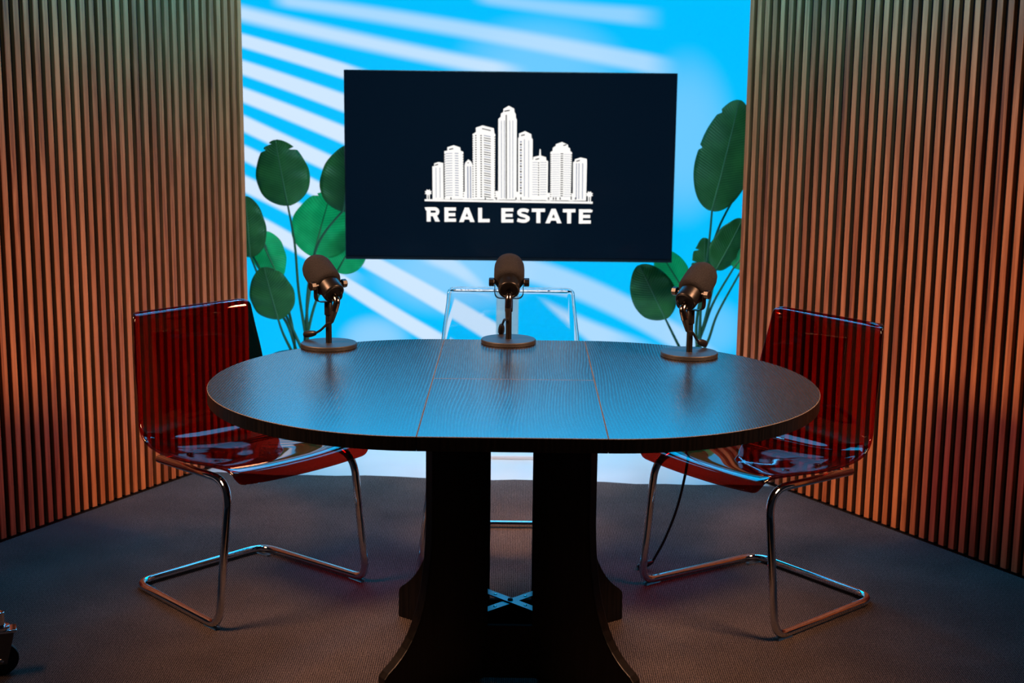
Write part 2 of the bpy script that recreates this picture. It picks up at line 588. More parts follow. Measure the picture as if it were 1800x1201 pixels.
def panel(name, outline):
    """slab with a small pale chamfer on top: worn at seams, painted glint round the rim"""
    bm = bmesh.new()
    n = len(outline)
    c = 0.0011
    P = [Vector((a, b_, 0)) for a, b_ in outline]
    ins = []
    for i in range(n):
        a, b_, d = P[i - 1], P[i], P[(i + 1) % n]
        e1, e2 = (b_ - a).normalized(), (d - b_).normalized()
        n1, n2 = Vector((-e1.y, e1.x, 0)), Vector((-e2.y, e2.x, 0))
        m_ = (n1 + n2)
        m_ = m_ / max(0.3, (1 + n1.dot(n2)))
        ins.append(b_ + m_ * c)
    top = [bm.verts.new((q.x, q.y, TZ)) for q in ins]
    mid = [bm.verts.new((q.x, q.y, TZ - c)) for q in P]
    bot = [bm.verts.new((q.x, q.y, TZ - TH)) for q in P]
    bm.faces.new(top)
    bm.faces.new(bot[::-1])
    for i in range(n):
        j = (i + 1) % n
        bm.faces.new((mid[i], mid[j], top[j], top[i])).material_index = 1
        bm.faces.new((bot[i], bot[j], mid[j], mid[i])).material_index = 2
    return link(name, bm, [m_table, m_worn_glint, m_table_dark], tb)


NA = 64
left = [(LX0 - GAP, RY), ] + [(LX0 - GAP - RX * math.sin(PI * i / NA), RY * math.cos(PI * i / NA)) for i in range(1, NA)] + [(LX0 - GAP, -RY)]
right = [(LX1 + GAP, -RY)] + [(LX1 + GAP + RX * math.sin(PI * i / NA), -RY * math.cos(PI * i / NA)) for i in range(1, NA)] + [(LX1 + GAP, RY)]
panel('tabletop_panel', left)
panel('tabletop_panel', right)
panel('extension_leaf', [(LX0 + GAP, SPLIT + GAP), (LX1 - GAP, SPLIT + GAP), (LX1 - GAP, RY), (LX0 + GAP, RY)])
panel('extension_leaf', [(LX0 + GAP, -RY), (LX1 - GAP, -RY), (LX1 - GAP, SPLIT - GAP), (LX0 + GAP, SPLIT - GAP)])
# shallow rails under the top
bm = bmesh.new()
box(bm, -0.62, 0.62, -0.24, -0.20, TZ - TH - 0.022, TZ - TH)
box(bm, -0.62, 0.62, 0.20, 0.24, TZ - TH - 0.022, TZ - TH)
link('under_rail', bm, m_table_dark, tb)


def leg(sx, sy):
    """a flat board standing on edge: post above, curved foot below, set diagonally"""
    d = Vector((sx * 0.80, sy * 0.60, 0))
    o_ = Vector((sx * 0.064, sy * 0.125, 0))
    side = Vector((-d.y, d.x, 0)) * 0.032 * (1 if sx * sy > 0 else -1)
    zt = TZ - TH
    post = 0.165
    prof = [(0, 0.012), (0.0, zt), (post, zt), (post, 0.44)]
    tip, zt2 = 0.290, 0.092
    # concave sweep from the post out to the toe
    for i in range(1, 13):
        t = i / 12
        a = (post, 0.44)
        c1, c2 = (post + 0.006, 0.24), (post + 0.045, 0.145)
        e = (tip, zt2)
        u = 1 - t
        prof.append((u ** 3 * a[0] + 3 * u * u * t * c1[0] + 3 * u * t * t * c2[0] + t ** 3 * e[0],
                     u ** 3 * a[1] + 3 * u * u * t * c1[1] + 3 * u * t * t * c2[1] + t ** 3 * e[1]))
    prof += [(tip + 0.010, zt2 - 0.012), (tip + 0.012, 0.0), (tip - 0.07, 0.0), (tip - 0.09, 0.012)]
    bm = bmesh.new()
    prism(bm, [o_ + d * s + Vector((0, 0, z)) - side * 0.5 for s, z in prof], side)
    ob = link('leg', bm, m_table_dark, tb)
    bevel(ob, 0.003, 2)
    return ob


for sx in (-1, 1):
    for sy in (-1, 1):
        leg(sx, sy)
    bm = bmesh.new()
    xa, xb = sorted((sx * 0.066, sx * 0.10))
    box(bm, xa, xb, -0.125, 0.125, 0.012, TZ - TH)
    bevel(link('post_panel', bm, m_table_dark, tb), 0.003, 2)
for yy, hh in ((-0.135, 0.150), (0.135, 0.115)):
    bm = bmesh.new()
    box(bm, -0.066, 0.066, yy - 0.006, yy + 0.006, 0.012, hh)
    link('stretcher', bm, m_felt, tb)
for k, s in enumerate((1, -1)):
    a = Vector((-0.085, -0.085 * s, 0))
    b_ = Vector((0.085, 0.085 * s, 0))
    d = (b_ - a).normalized()
    side = Vector((-d.y, d.x, 0)) * 0.0125
    bm = bmesh.new()
    z0 = 0.158 + 0.0035 * k
    prism(bm, [a - side + Vector((0, 0, z0)), b_ - side + Vector((0, 0, z0)), b_ + side + Vector((0, 0, z0)), a + side + Vector((0, 0, z0))], (0, 0, 0.003))
    st = link('steel_strap', bm, m_steel, tb)
    st['label'] = 'flat steel strap crossing between the posts'
    for t in (-0.055, 0.055):
        bm = bmesh.new()
        lathe(bm, [(0.0045, 0), (0.004, 0.0015), (0.0, 0.002)], d * t + Vector((0, 0, z0 + 0.003)), (0, 0, 1), 12)
        link('screw', bm, m_gunmetal, st)
    if k:
        bm = bmesh.new()
        lathe(bm, [(0.008, 0), (0.007, 0.004), (0.0, 0.006)], Vector((0, 0, z0 + 0.003)), (0, 0, 1), 6)
        link('bolt', bm, m_gunmetal, st)

# ---------------------------------------------------------------- cantilever chairs
SEAT = [(0.273, 0.411), (0.269, 0.424), (0.257, 0.435), (0.232, 0.441), (0.15, 0.436), (0.05, 0.427), (-0.05, 0.424), (-0.12, 0.432),
        (-0.165, 0.455), (-0.192, 0.495), (-0.205, 0.55), (-0.216, 0.62), (-0.228, 0.70), (-0.236, 0.76), (-0.2405, 0.788), (-0.246, 0.802), (-0.260, 0.810)]


def interp(tab, t):
    for (a, va), (b_, vb) in zip(tab, tab[1:]):
        if t <= b_:
            k = (t - a) / (b_ - a)
            k = k * k * (3 - 2 * k)
            return va + (vb - va) * k
    return tab[-1][1]


def make_chair(label, material, shell_label, loc, ang):
    ch = thing('cantilever_chair', label, 'chair', loc, math.radians(ang), 'cantilever chairs around the table')
    prof = catmull([(x, 0, z) for x, z in SEAT], 7)
    # resample evenly
    Ls = [0.0]
    for a, b_ in zip(prof, prof[1:]):
        Ls.append(Ls[-1] + (b_ - a).length)
    tot = Ls[-1]

    def at(s):
        s = max(0.0, min(tot, s))
        for i in range(len(Ls) - 1):
            if s <= Ls[i + 1] + 1e-9:
                k = (s - Ls[i]) / max(1e-9, Ls[i + 1] - Ls[i])
                return prof[i].lerp(prof[i + 1], k)
        return prof[-1]
    cr = 0.024
    rows = [0.0, 0.0015, 0.004, 0.008, 0.013, 0.018, 0.024, 0.034] + [0.034 + (tot - 0.068) * i / 44 for i in range(1, 44)] + [tot - v_ for v_ in (0.034, 0.024, 0.018, 0.013, 0.008, 0.004, 0.0015, 0.0)]
    NC = 20
    HW = [(0.0, 0.233), (0.2, 0.240), (0.40, 0.243), (0.52, 0.240), (0.75, 0.222), (1.0, 0.203)]
    G = []
    for s in rows:
        f = s / tot
        c = at(s)
        tg = (at(s + 0.004) - at(s - 0.004)).normalized()
        nr = Vector((tg.z, 0, -tg.x))          # up on the seat, forward on the back
        if nr.z < 0 and f < 0.4:
            nr = -nr
        if f >= 0.4 and nr.x < 0:
            nr = -nr
        hw = interp(HW, f)
        dd = min(s, tot - s)
        if dd < cr:
            hw = hw - cr + math.sqrt(max(0, cr * cr - (cr - dd) ** 2))
        dish = interp([(0, 0.016), (0.25, 0.022), (0.5, 0.030), (0.75, 0.034), (1, 0.030)], f)
        sc_ = max(0.035, min(tot - 0.045, s))
        tg = (at(sc_ + 0.004) - at(sc_ - 0.004)).normalized()
        nr = Vector((tg.z, 0, -tg.x))
        if (f < 0.4 and nr.z < 0) or (f >= 0.4 and nr.x < 0):
            nr = -nr
        row = []
        for j in range(NC + 1):
            u = -1 + 2 * j / NC
            row.append(c + Vector((0, u * hw, 0)) + nr * (dish * (abs(u * hw / 0.24) ** 2.4) - dish * 0.35))
        G.append(row)
    R_ = len(rows)
    bm = bmesh.new()
    T = 0.0042
    NORM = [[None] * (NC + 1) for _ in range(R_)]
    for i in range(R_):
        for j in range(NC + 1):
            a = G[min(i + 2, R_ - 1)][j] - G[max(i - 2, 0)][j]
            b_ = G[i][min(j + 1, NC)] - G[i][max(j - 1, 0)]
            nn = b_.cross(a)
            NORM[i][j] = nn.normalized()
    A = [[bm.verts.new(G[i][j] + NORM[i][j] * T) for j in range(NC + 1)] for i in range(R_)]
    B = [[bm.verts.new(G[i][j] - NORM[i][j] * T) for j in range(NC + 1)] for i in range(R_)]
    for i in range(R_ - 1):
        for j in range(NC):
            bm.faces.new((A[i][j], A[i][j + 1], A[i + 1][j + 1], A[i + 1][j]))
            bm.faces.new((B[i][j], B[i + 1][j], B[i + 1][j + 1], B[i][j + 1]))
    rim = [(0, j) for j in range(NC + 1)] + [(i, NC) for i in range(1, R_)] + [(R_ - 1, j) for j in range(NC - 1, -1, -1)] + [(i, 0) for i in range(R_ - 2, 0, -1)]
    n = len(rim)
    pts = [G[i][j] for i, j in rim]
    rings = []
    for ph in (0.9, 0.0, -0.9):
        ring = []
        for k, (i, j) in enumerate(rim):
            tg = (pts[(k + 1) % n] - pts[k - 1]).normalized()
            out = tg.cross(NORM[i][j]).normalized()
            ctr = sum((pts[(k + q) % n] for q in (-3, 3)), Vector()) / 2
            cen = G[R_ // 2][NC // 2]
            if out.dot(pts[k] - G[min(max(i, 12), R_ - 13)][NC // 2]) < 0:
                out = -out
            ring.append(bm.verts.new(pts[k] + NORM[i][j] * T * math.sin(ph) + out * T * math.cos(ph)))
        rings.append(ring)
    full = [[A[i][j] for i, j in rim]] + rings + [[B[i][j] for i, j in rim]]
    for P0, P1 in zip(full, full[1:]):
        for k in range(n):
            q = (k + 1) % n
            bm.faces.new((P0[k], P0[q], P1[q], P1[k]))
    sh = link('seat_shell', bm, material, ch, smooth=True)
    sh['label'] = shell_label
    # tube frame
    rt_ = 0.0112
    zf = 0.014 + CZ * 0
    path = [(-0.13, -0.205, 0.406), (0.225, -0.220, 0.414), (0.225, -0.266, zf), (-0.232, -0.232, zf), (-0.232, 0.232, zf), (0.225, 0.266, zf), (0.225, 0.220, 0.414), (-0.13, 0.205, 0.406)]
    bm = bmesh.new()
    tube(bm, fillet(path, [0.075, 0.05, 0.06, 0.06, 0.05, 0.075], 9), rt_, 14)
    link('tube_frame', bm, m_chrome, ch, smooth=True)
    bm = bmesh.new()
    tube(bm, [(-0.115, -0.200, 0.405), (-0.115, 0.200, 0.405)], 0.008, 10)
    link('cross_bar', bm, m_chrome, ch, smooth=True)
    for gx, gy in ((0.185, -0.262), (0.185, 0.262), (-0.20, -0.21), (-0.20, 0.21)):
        bm = bmesh.new()
        box(bm, gx - 0.03, gx + 0.03, gy - 0.008, gy + 0.008, 0.0, 0.008)
        g_ = link('glide', bm, m_glide, ch)
        bevel(g_, 0.003, 2)
    for gx in (0.10, -0.03):
        for gy in (-0.165, 0.165):
            bm = bmesh.new()
            lathe(bm, [(0.011, 0), (0.011, 0.003), (0.009, 0.0045), (0, 0.005)], (gx, gy, 0.4345 if gx > 0 else 0.431), (0, 0, 1), 20)
            link('seat_bolt', bm, material, ch, smooth=True)
    return ch


make_chair('red-brown see-through chair on chrome cantilever frame, left of the table by the left slatted wall', m_red, 'transparent red-brown plastic shell', (-0.786, 4.002, CZ), -42.4)
make_chair('red-brown see-through chair on chrome cantilever frame, right of the table by the right slatted wall', m_red, 'transparent red-brown plastic shell', (0.723, 3.979, CZ), -142.4)
make_chair('colourless clear plastic chair on chrome frame behind the table, below the television', m_clear, 'colourless transparent plastic shell', (-0.02, 4.36, CZ), -90)

# ---------------------------------------------------------------- microphones


def make_mic(label, loc, axis, cable_pts, plug_dir, xlr_side):
    mc = thing('desk_microphone', label, 'microphone', loc, 0, 'microphones on the table')
    ax = Vector(axis).normalized()
    bm = bmesh.new()
    lathe(bm, [(0.0, 0.0), (0.077, 0.0), (0.0785, 0.0015), (0.0785, 0.0105), (0.077, 0.0125), (0.0, 0.0125)], (0, 0, 0), (0, 0, 1), 56, caps=False)
    auto(link('round_base', bm, m_base, mc), 35)
    bm = bmesh.new()
    lathe(bm, [(0.0085, 0.0125), (0.0085, 0.095), (0.0078, 0.097)], (0, 0, 0), (0, 0, 1), 20)
    auto(link('pole', bm, m_mic, mc), 35)
    bm = bmesh.new()
    lathe(bm, [(0.0095, 0.09), (0.0115, 0.092), (0.0115, 0.128), (0.0095, 0.131), (0.0, 0.131)], (0, 0, 0), (0, 0, 1), 20)
    auto(link('stand_adapter', bm, m_mic, mc), 35)
    # body: pivot a little above the adapter
    piv = Vector((0, 0, 0.176))
    side = ax.cross(Vector((0, 0, 1))).normalized()
    rear = piv - ax * 0.040
    bm = bmesh.new()
    lathe(bm, [(0.0, 0.003), (0.022, 0.003), (0.024, 0.0), (0.0275, 0.0), (0.0297, 0.0018), (0.0305, 0.005), (0.0312, 0.020), (0.0315, 0.060), (0.030, 0.075)], rear, ax, 40)
    auto(link('body', bm, m_mic, mc), 40)
    bm = bmesh.new()
    lathe(bm, [(0.0, 0.042), (0.030, 0.040), (0.039, 0.042), (0.0425, 0.050), (0.0435, 0.068), (0.0435, 0.098), (0.0425, 0.112), (0.038, 0.126), (0.029, 0.138), (0.017, 0.145), (0.0, 0.147)], rear, ax, 40, caps=False)
    link('foam_windscreen', bm, m_foam, mc, smooth=True)
    # yoke
    up_ = side.cross(ax)
    upv = Vector((0, 0, 1))
    drop = 0.046
    yk = [piv + side * 0.0405, piv + side * 0.0405 - upv * drop, piv - side * 0.0405 - upv * drop, piv - side * 0.0405]
    pth = fillet(yk, 0.018, 6)
    bm = bmesh.new()
    fwd = Vector((side.y, -side.x, 0)).normalized()
    n_ = len(pth)
    rows = []
    for i, q in enumerate(pth):
        tg = (pth[min(i + 1, n_ - 1)] - pth[max(i - 1, 0)]).normalized()
        nr = tg.cross(fwd).normalized()
        rows.append([bm.verts.new(q + fwd * a + nr * b_) for a, b_ in ((-0.009, -0.0012), (0.009, -0.0012), (0.009, 0.0012), (-0.009, 0.0012))])
    for A, B in zip(rows, rows[1:]):
        for i in range(4):
            j = (i + 1) % 4
            bm.faces.new((A[i], A[j], B[j], B[i]))
    bm.faces.new(rows[0])
    bm.faces.new(rows[-1])
    auto(link('yoke', bm, m_mic, mc), 40)
    for s in (-1, 1):
        bm = bmesh.new()
        lathe(bm, [(0.005, 0.031), (0.005, 0.042), (0.0115, 0.0425), (0.0125, 0.044), (0.0125, 0.056), (0.011, 0.0575), (0, 0.0575)], piv, side * s, 8)
        kb = auto(link('side_knob', bm, m_mic, mc), 30)
    # right-angle plug on the rear, cable hanging to a loose end
    xp = rear - ax * 0.001 - up_ * 0.006
    down = (-upv + Vector(xlr_side) * 0.5 - ax * 0.15).normalized()
    elbow = xp - ax * 0.020
    bm = bmesh.new()
    tube(bm, fillet([xp, elbow, elbow + down * 0.030], 0.012, 6), 0.0095, 16)
    pl = auto(link('angled_plug', bm, m_gunmetal, mc), 50)
    pl['label'] = 'polished right-angle plug'
    bm = bmesh.new()
    lathe(bm, [(0.0088, 0.0), (0.0078, 0.012), (0.0055, 0.034), (0.0040, 0.036)], elbow + down * 0.028, down, 16)
    auto(link('strain_relief', bm, m_rubber, mc), 40)
    start = elbow + down * 0.060
    bm = bmesh.new()
    tube(bm, catmull([start - down * 0.01, start + down * 0.004] + [Vector(q) for q in cable_pts], 8), 0.0034, 10)
    link('cable', bm, m_rubber, mc, smooth=True)
    bm = bmesh.new()
    lathe(bm, [(0.004, 0), (0.007, 0.004), (0.0085, 0.012), (0.0098, 0.022), (0.0098, 0.040), (0.0085, 0.043), (0.0, 0.043)], Vector(cable_pts[-1]), plug_dir, 18)
    auto(link('cable_plug', bm, m_blackplug, mc), 40)
    return mc


make_mic('black desk microphone with foam head tilted left, nearest the left red chair', (-0.526, 3.918, 0.75), (-0.50, 0.62, 0.52),
         [(0.000, -0.022, 0.070), (-0.022, 0.000, 0.048), (-0.040, 0.030, 0.034)], (-0.80, 0.55, -0.22), (-0.75, 0.1, 0))
make_mic('black desk microphone with foam head facing straight back, in front of the clear chair', (-0.023, 4.011, 0.75), (0.0, 0.86, 0.50),
         [(-0.012, -0.014, 0.070), (-0.018, 0.010, 0.052), (-0.020, 0.045, 0.045)], (-0.05, 0.75, -0.65), (-0.12, 0.1, 0))
make_mic('black desk microphone with foam head tilted right, nearest the right red chair', (0.476, 3.848, 0.75), (0.46, 0.62, 0.52),
         [(0.004, -0.022, 0.070), (0.018, 0.000, 0.048), (0.027, 0.030, 0.036)], (0.55, 0.75, -0.30), (0.75, 0.1, 0))

# ---------------------------------------------------------------- television on its stand
TVY = 6.60
TVX = (-0.8045 + 0.7215) / 2
tv = thing('television', 'large black flat television on a white floor stand showing a white skyline picture', 'television', (TVX, TVY, 0))
HWT, ZT0, ZT1 = 0.7625, 0.655, 1.526
bm = bmesh.new()
box(bm, -HWT, HWT, 0.004, 0.045, ZT0, ZT1)
bevel(link('bezel', bm, m_bezel, tv), 0.003, 2)
bm = bmesh.new()
box(bm, -HWT + 0.006, HWT - 0.006, 0.0, 0.01, ZT0 + 0.018, ZT1 - 0.006)
scr = link('screen', bm, m_screen, tv)
bm = bmesh.new()
box(bm, -0.056, 0.0495, 0.046, 0.075, 0.02, ZT1 - 0.25)
bevel(link('stand_post', bm, m_white_metal, tv), 0.006, 2)
bm = bmesh.new()
box(bm, -0.26, 0.26, -1.11, 0.22, 0.0, 0.016)
bevel(link('base_plate', bm, m_white_metal, tv), 0.004, 2)
bm = bmesh.new()
box(bm, -0.22, 0.20, 0.04, 0.06, ZT0 + 0.2, ZT1 - 0.2)
link('wall_bracket', bm, m_bezel, tv)

AX = (-2.402979, 0.00262669, 2.87393e-05)
AZ = (1.827505, 3.02593e-05, -0.00260901)


def lg(u, v_):
    px, py = 720 + u / 4.62, 160 + v_ / 4.62
    return (AX[0] + AX[1] * px + AX[2] * py - TVX, AZ[0] + AZ[1] * px + AZ[2] * py)


class Flat:
    def __init__(s):
        s.bm = bmesh.new()

    def poly(s, pts, yv, mi=0):
        try:
            s.bm.faces.new([s.bm.verts.new((lg(a, b_)[0], yv, lg(a, b_)[1])) for a, b_ in pts]).material_index = mi
        except ValueError:
            pass

    def rect(s, u0, v0, u1, v1, yv, mi=0, tilt=0.0):
        s.poly([(u0, v0), (u1, v0 + tilt), (u1, v1 + tilt), (u0, v1)], yv, mi)


sk = Flat()
W0, W1 = -0.0006, -0.0010
TOWERS = [
    [(185, 606), (200, 603), (200, 582), (235, 570), (274, 578), (276, 874), (185, 874)],
    [(283, 482), (308, 478), (308, 450), (360, 434), (413, 452), (416, 478), (438, 488), (438, 874), (283, 874)],
    [(447, 600), (452, 575), (478, 549), (500, 566), (512, 592), (512, 874), (447, 874)],
    [(513, 345), (540, 328), (540, 292), (595, 274), (685, 297), (690, 335), (697, 350), (693, 876), (513, 876)],
    [(721, 222), (741, 205), (742, 180), (762, 166), (762, 142), (806, 117), (850, 140), (852, 165), (863, 187), (864, 215), (871, 226), (869, 878), (719, 878)],
    [(881, 377), (888, 370), (888, 340), (938, 320), (988, 345), (990, 375), (1000, 386), (997, 880), (881, 880)],
    [(990, 557), (1003, 550), (1005, 530), (1052, 518), (1056, 466), (1064, 466), (1067, 518), (1108, 531), (1110, 555), (1125, 563), (1123, 882), (990, 882)],
    [(1143, 490), (1160, 480), (1162, 455), (1185, 440), (1187, 425), (1237, 408), (1285, 430), (1287, 450), (1303, 460), (1303, 480), (1318, 492), (1312, 884), (1143, 884)],
    [(1327, 572), (1340, 565), (1342, 548), (1388, 533), (1438, 545), (1440, 562), (1436, 886), (1327, 886)]]
for t in TOWERS:
    sk.poly(t, W0)
sk.poly([(120, 873), (1490, 893), (1490, 911), (120, 890)], W0)
for a, b_, c_, d_ in ((430, 812, 515, 876), (680, 806, 725, 880), (860, 812, 905, 882), (1110, 822, 1150, 886), (1295, 826, 1330, 888)):
    sk.rect(a, b_, c_, d_, W0 - 0.0001)
for cx, cy in ((150, 822), (1463, 838)):
    sk.poly([(cx + (31 if k % 2 else 21) * math.cos(PI * k / 8), cy - 3 + (29 if k % 2 else 19) * math.sin(PI * k / 8)) for k in range(16)], W0)
    for q in (-9, 7):
        sk.rect(cx + q - 4, cy, cx + q + 5, cy + 55, W0)
# grey and dark window marks
for vv in range(500, 850, 20):
    sk.rect(292, vv, 348, vv + 5, W1, 1, -3)
    sk.rect(368, vv - 4, 398, vv + 3, W1, 1, 2)
    sk.rect(281, vv + 6, 290, vv + 14, W1, 2)
    sk.rect(432, vv + 6, 441, vv + 14, W1, 2)
for vv in range(352, 860, 19):
    sk.rect(604, vv, 660, vv + 7, W1, 2 if (vv // 19) % 3 else 1, 10)
    sk.rect(534, vv, 545, vv + 9, W1, 2)
    sk.rect(576, vv, 588, vv + 10, W1, 2)
    sk.rect(511, vv + 4, 519, vv + 12, W1, 2)
    sk.rect(689, vv + 12, 699, vv + 20, W1, 2)
for vv in range(500, 850, 18):
    sk.rect(1141, vv + 7, 1152, vv + 13, W1, 2)
    sk.rect(1307, vv + 9, 1320, vv + 15, W1, 2)
    sk.rect(1226, vv, 1247, vv + 8, W1, 2)
    sk.rect(1158, vv + 6, 1220, vv + 9, W1, 1)
    sk.rect(1252, vv + 7, 1304, vv + 10, W1, 1)
for vv in range(572, 850, 20):
    sk.rect(997, vv, 1040, vv + 4, W1, 1)
    sk.rect(1044, vv, 1052, vv + 11, W1, 2)
    sk.rect(1060, vv, 1112, vv + 4, W1, 1)
for vv in range(400, 835, 22):
    sk.rect(897, vv, 911, vv + 14, W1, 2 if (vv // 22) % 2 else 1)
sk.rect(781, 190, 790, 870, W1, 2)
for u in (744, 768, 812, 836):
    sk.rect(u, 235, u + 5, 866, W1, 1)
sk.rect(930, 385, 936, 850, W1, 1)
sk.rect(965, 395, 970, 860, W1, 1)
for u in (212, 244):
    sk.rect(u, 615, u + 5, 860, W1, 1)
for u in (468, 490):
    sk.rect(u, 605, u + 10, 865, W1, 1)
for u in (1352, 1372, 1402):
    sk.rect(u, 580, u + 7, 872, W1, 1)
for a, b_, c_ in ((206, 592, 26), (322, 464, 34), (770, 156, 44), (905, 352, 30), (1022, 545, 30), (1248, 432, 26), (1352, 560, 30)):
    sk.rect(a, b_, a + c_, b_ + 9, W1, 2, -7)
sk.rect(590, 296, 660, 304, W1, 2, 16)
sk.rect(470, 574, 482, 580, W1, 2)
for a in (330, 610, 700, 860, 900, 1125, 1165, 1185, 1220, 1310, 1345):
    sk.rect(a, 858, a + 9, 878, W1, 2)
link('skyline_picture', sk.bm, [m_logo, m_logo_grey, m_logo_dark], scr)

SW = 33.0


def stroke(pts, w=SW, yv=W0, closed=False):
    h = w / 2
    for a, b_ in zip(pts, pts[1:]):
        dx, dy = b_[0] - a[0], b_[1] - a[1]
        L = math.hypot(dx, dy)
        nx, ny = -dy / L * h, dx / L * h
        le.poly([(a[0] + nx, a[1] + ny), (b_[0] + nx, b_[1] + ny), (b_[0] - nx, b_[1] - ny), (a[0] - nx, a[1] - ny)], yv)
    for q in pts[1:-1]:
        le.poly([(q[0] + h * math.cos(PI * k / 5), q[1] + h * math.sin(PI * k / 5)) for k in range(10)], yv)


def letter(ch, u0, u1, v0, v1):
    h = SW / 2
    m = (v0 + v1) / 2
    if ch == 'E':
        stroke([(u0 + h, v0), (u0 + h, v1)])
        for vv in (v0 + h * 0.85, m, v1 - h * 0.85):
            stroke([(u0 + 2, vv), (u1 - (6 if vv == m else 0), vv)], SW * 0.82)
    elif ch == 'L':
        stroke([(u0 + h, v0), (u0 + h, v1)])
        stroke([(u0 + 2, v1 - h * 0.85), (u1, v1 - h * 0.85)], SW * 0.85)
    elif ch == 'T':
        stroke([(u0, v0 + h * 0.85), (u1, v0 + h * 0.85)], SW * 0.85)
        stroke([((u0 + u1) / 2, v0 + 2), ((u0 + u1) / 2, v1)])
    elif ch == 'A':
        c_ = (u0 + u1) / 2
        le.poly([(c_ - 17, v0), (c_ + 17, v0), (u1, v1), (u1 - 37, v1), (c_, v0 + 40), (u0 + 37, v1), (u0, v1)][0:0] or [(c_ - 17, v0), (c_ + 1, v0), (c_ + 1, v0 + 40), (u0 + 37, v1), (u0, v1)], W0)
        le.poly([(c_ - 1, v0), (c_ + 17, v0), (u1, v1), (u1 - 37, v1), (c_ - 1, v0 + 40)], W0)
        stroke([(c_ - 34, v1 - 33), (c_ + 34, v1 - 33)], 23)
    elif ch == 'R':
        stroke([(u0 + h, v0), (u0 + h, v1)])
        bw = u1 - 4
        rr = 37 - SW * 0.42
        cy = v0 + 37
        arc = [(u0 + h, cy - rr)] + [(bw - SW * 0.42 - rr + rr * math.cos(a), cy + rr * math.sin(a)) for a in [-PI / 2 + PI * k / 8 for k in range(9)]] + [(u0 + h, cy + rr)]
        stroke(arc, SW * 0.84)
        le.poly([(u0 + 48, v1 - 50), (u0 + 82, v1 - 54), (u1, v1), (u1 - 38, v1)], W0)
    elif ch == 'S':
        w = u1 - u0
        cx = (u0 + u1) / 2
        t = SW * 0.42
        r1 = (v1 - v0 - 2 * t) / 4
        hw = w / 2 - t
        pts = [(u1 - 12, v0 + 25), (cx + 24, v0 + t + 2), (cx, v0 + t), (cx - 20, v0 + t + 2), (cx - hw + 6, v0 + t + r1 * 0.6), (cx - hw + 6, v0 + t + r1 * 1.2), (cx - 18, m - 5), (cx + 18, m + 5),
               (cx + hw - 2, v1 - t - r1 * 1.2), (cx + hw - 2, v1 - t - r1 * 0.6), (cx + 20, v1 - t - 2), (cx, v1 - t), (cx - 24, v1 - t - 3), (u0 + 6, v1 - 25)]
        stroke(pts, SW * 0.86)


def tiltv(u):
    return 938 + (u - 130) * 0.0135


for ch_, a, b_ in (('R', 135, 243), ('E', 280, 375), ('A', 400, 527), ('L', 555, 650), ('E', 745, 843), ('S', 870, 978), ('T', 993, 1102), ('A', 1105, 1237), ('T', 1247, 1350), ('E', 1378, 1476)):
    v0 = tiltv((a + b_) / 2)
    le = Flat()
    letter(ch_, a, b_, v0, v0 + 119)
    if a == 135:
        le.poly([(120, 940), (150, 940), (150, 966), (128, 966)], W0)
    if a == 1378:
        le.poly([(1470, 960), (1490, 962), (1486, 980), (1470, 982)], W0)
    link('letter', le.bm, m_logo, scr)

# ---------------------------------------------------------------- plants


def leaf_mesh(base, tip, width, twist, notches, sag):
    base, tip = Vector(base), Vector(tip)
    d = tip - base
    L = d.length
    dn = d.normalized()
    view = Vector((0, 1, 0))
    wd = -dn.cross(view).normalized()
    wd = Quaternion(dn, math.radians(twist)) @ wd
    nr = wd.cross(dn).normalized()
    if nr.y > 0:
        nr = -nr          # towards the room
    bm = bmesh.new()
    uv = bm.loops.layers.uv.new('uv')
    NR, NCc = 90, 12
    rows, data = [], {}
    for i in range(NR + 1):
        t = i / NR
        t_ = 0.004 + 0.992 * t
        sh = (4 * t_ * (1 - t_)) ** 0.55 * (1 + 0.32 * (0.5 - t_))
        row = []
        for j in range(NCc + 1):
            u = -1 + 2 * j / NCc
            hw = width / 2 * sh
            for sd, tn, dp in notches:
                if u * sd > 0:
                    lim = 1 - dp * max(0.0, 1 - abs(t - tn) / 0.024)
                    if abs(u) > lim:
                        hw *= lim / abs(u)
            lean = 0.10 * abs(u) * L * sh * 0.5
            q = base + dn * (t * L) + wd * (u * hw) + nr * (-abs(u) ** 1.4 * hw * 0.18 + sag * L * (t * t - t) * -1 + 0.006 * math.sin(t * 19 + u * 2) * abs(u))
            vv = bm.verts.new(q)
            data[vv] = (u, t * L / 0.3)
            row.append(vv)
        rows.append(row)
    for A, B in zip(rows, rows[1:]):
        for j in range(NCc):
            f = bm.faces.new((A[j], A[j + 1], B[j + 1], B[j]))
            for lp in f.loops:
                lp[uv].uv = data[lp.vert]
    mid = [base + dn * (t * L) + nr * (sag * L * (t - t * t) + 0.0015) for t in [k / 16 for k in range(17)]]
    return bm, mid


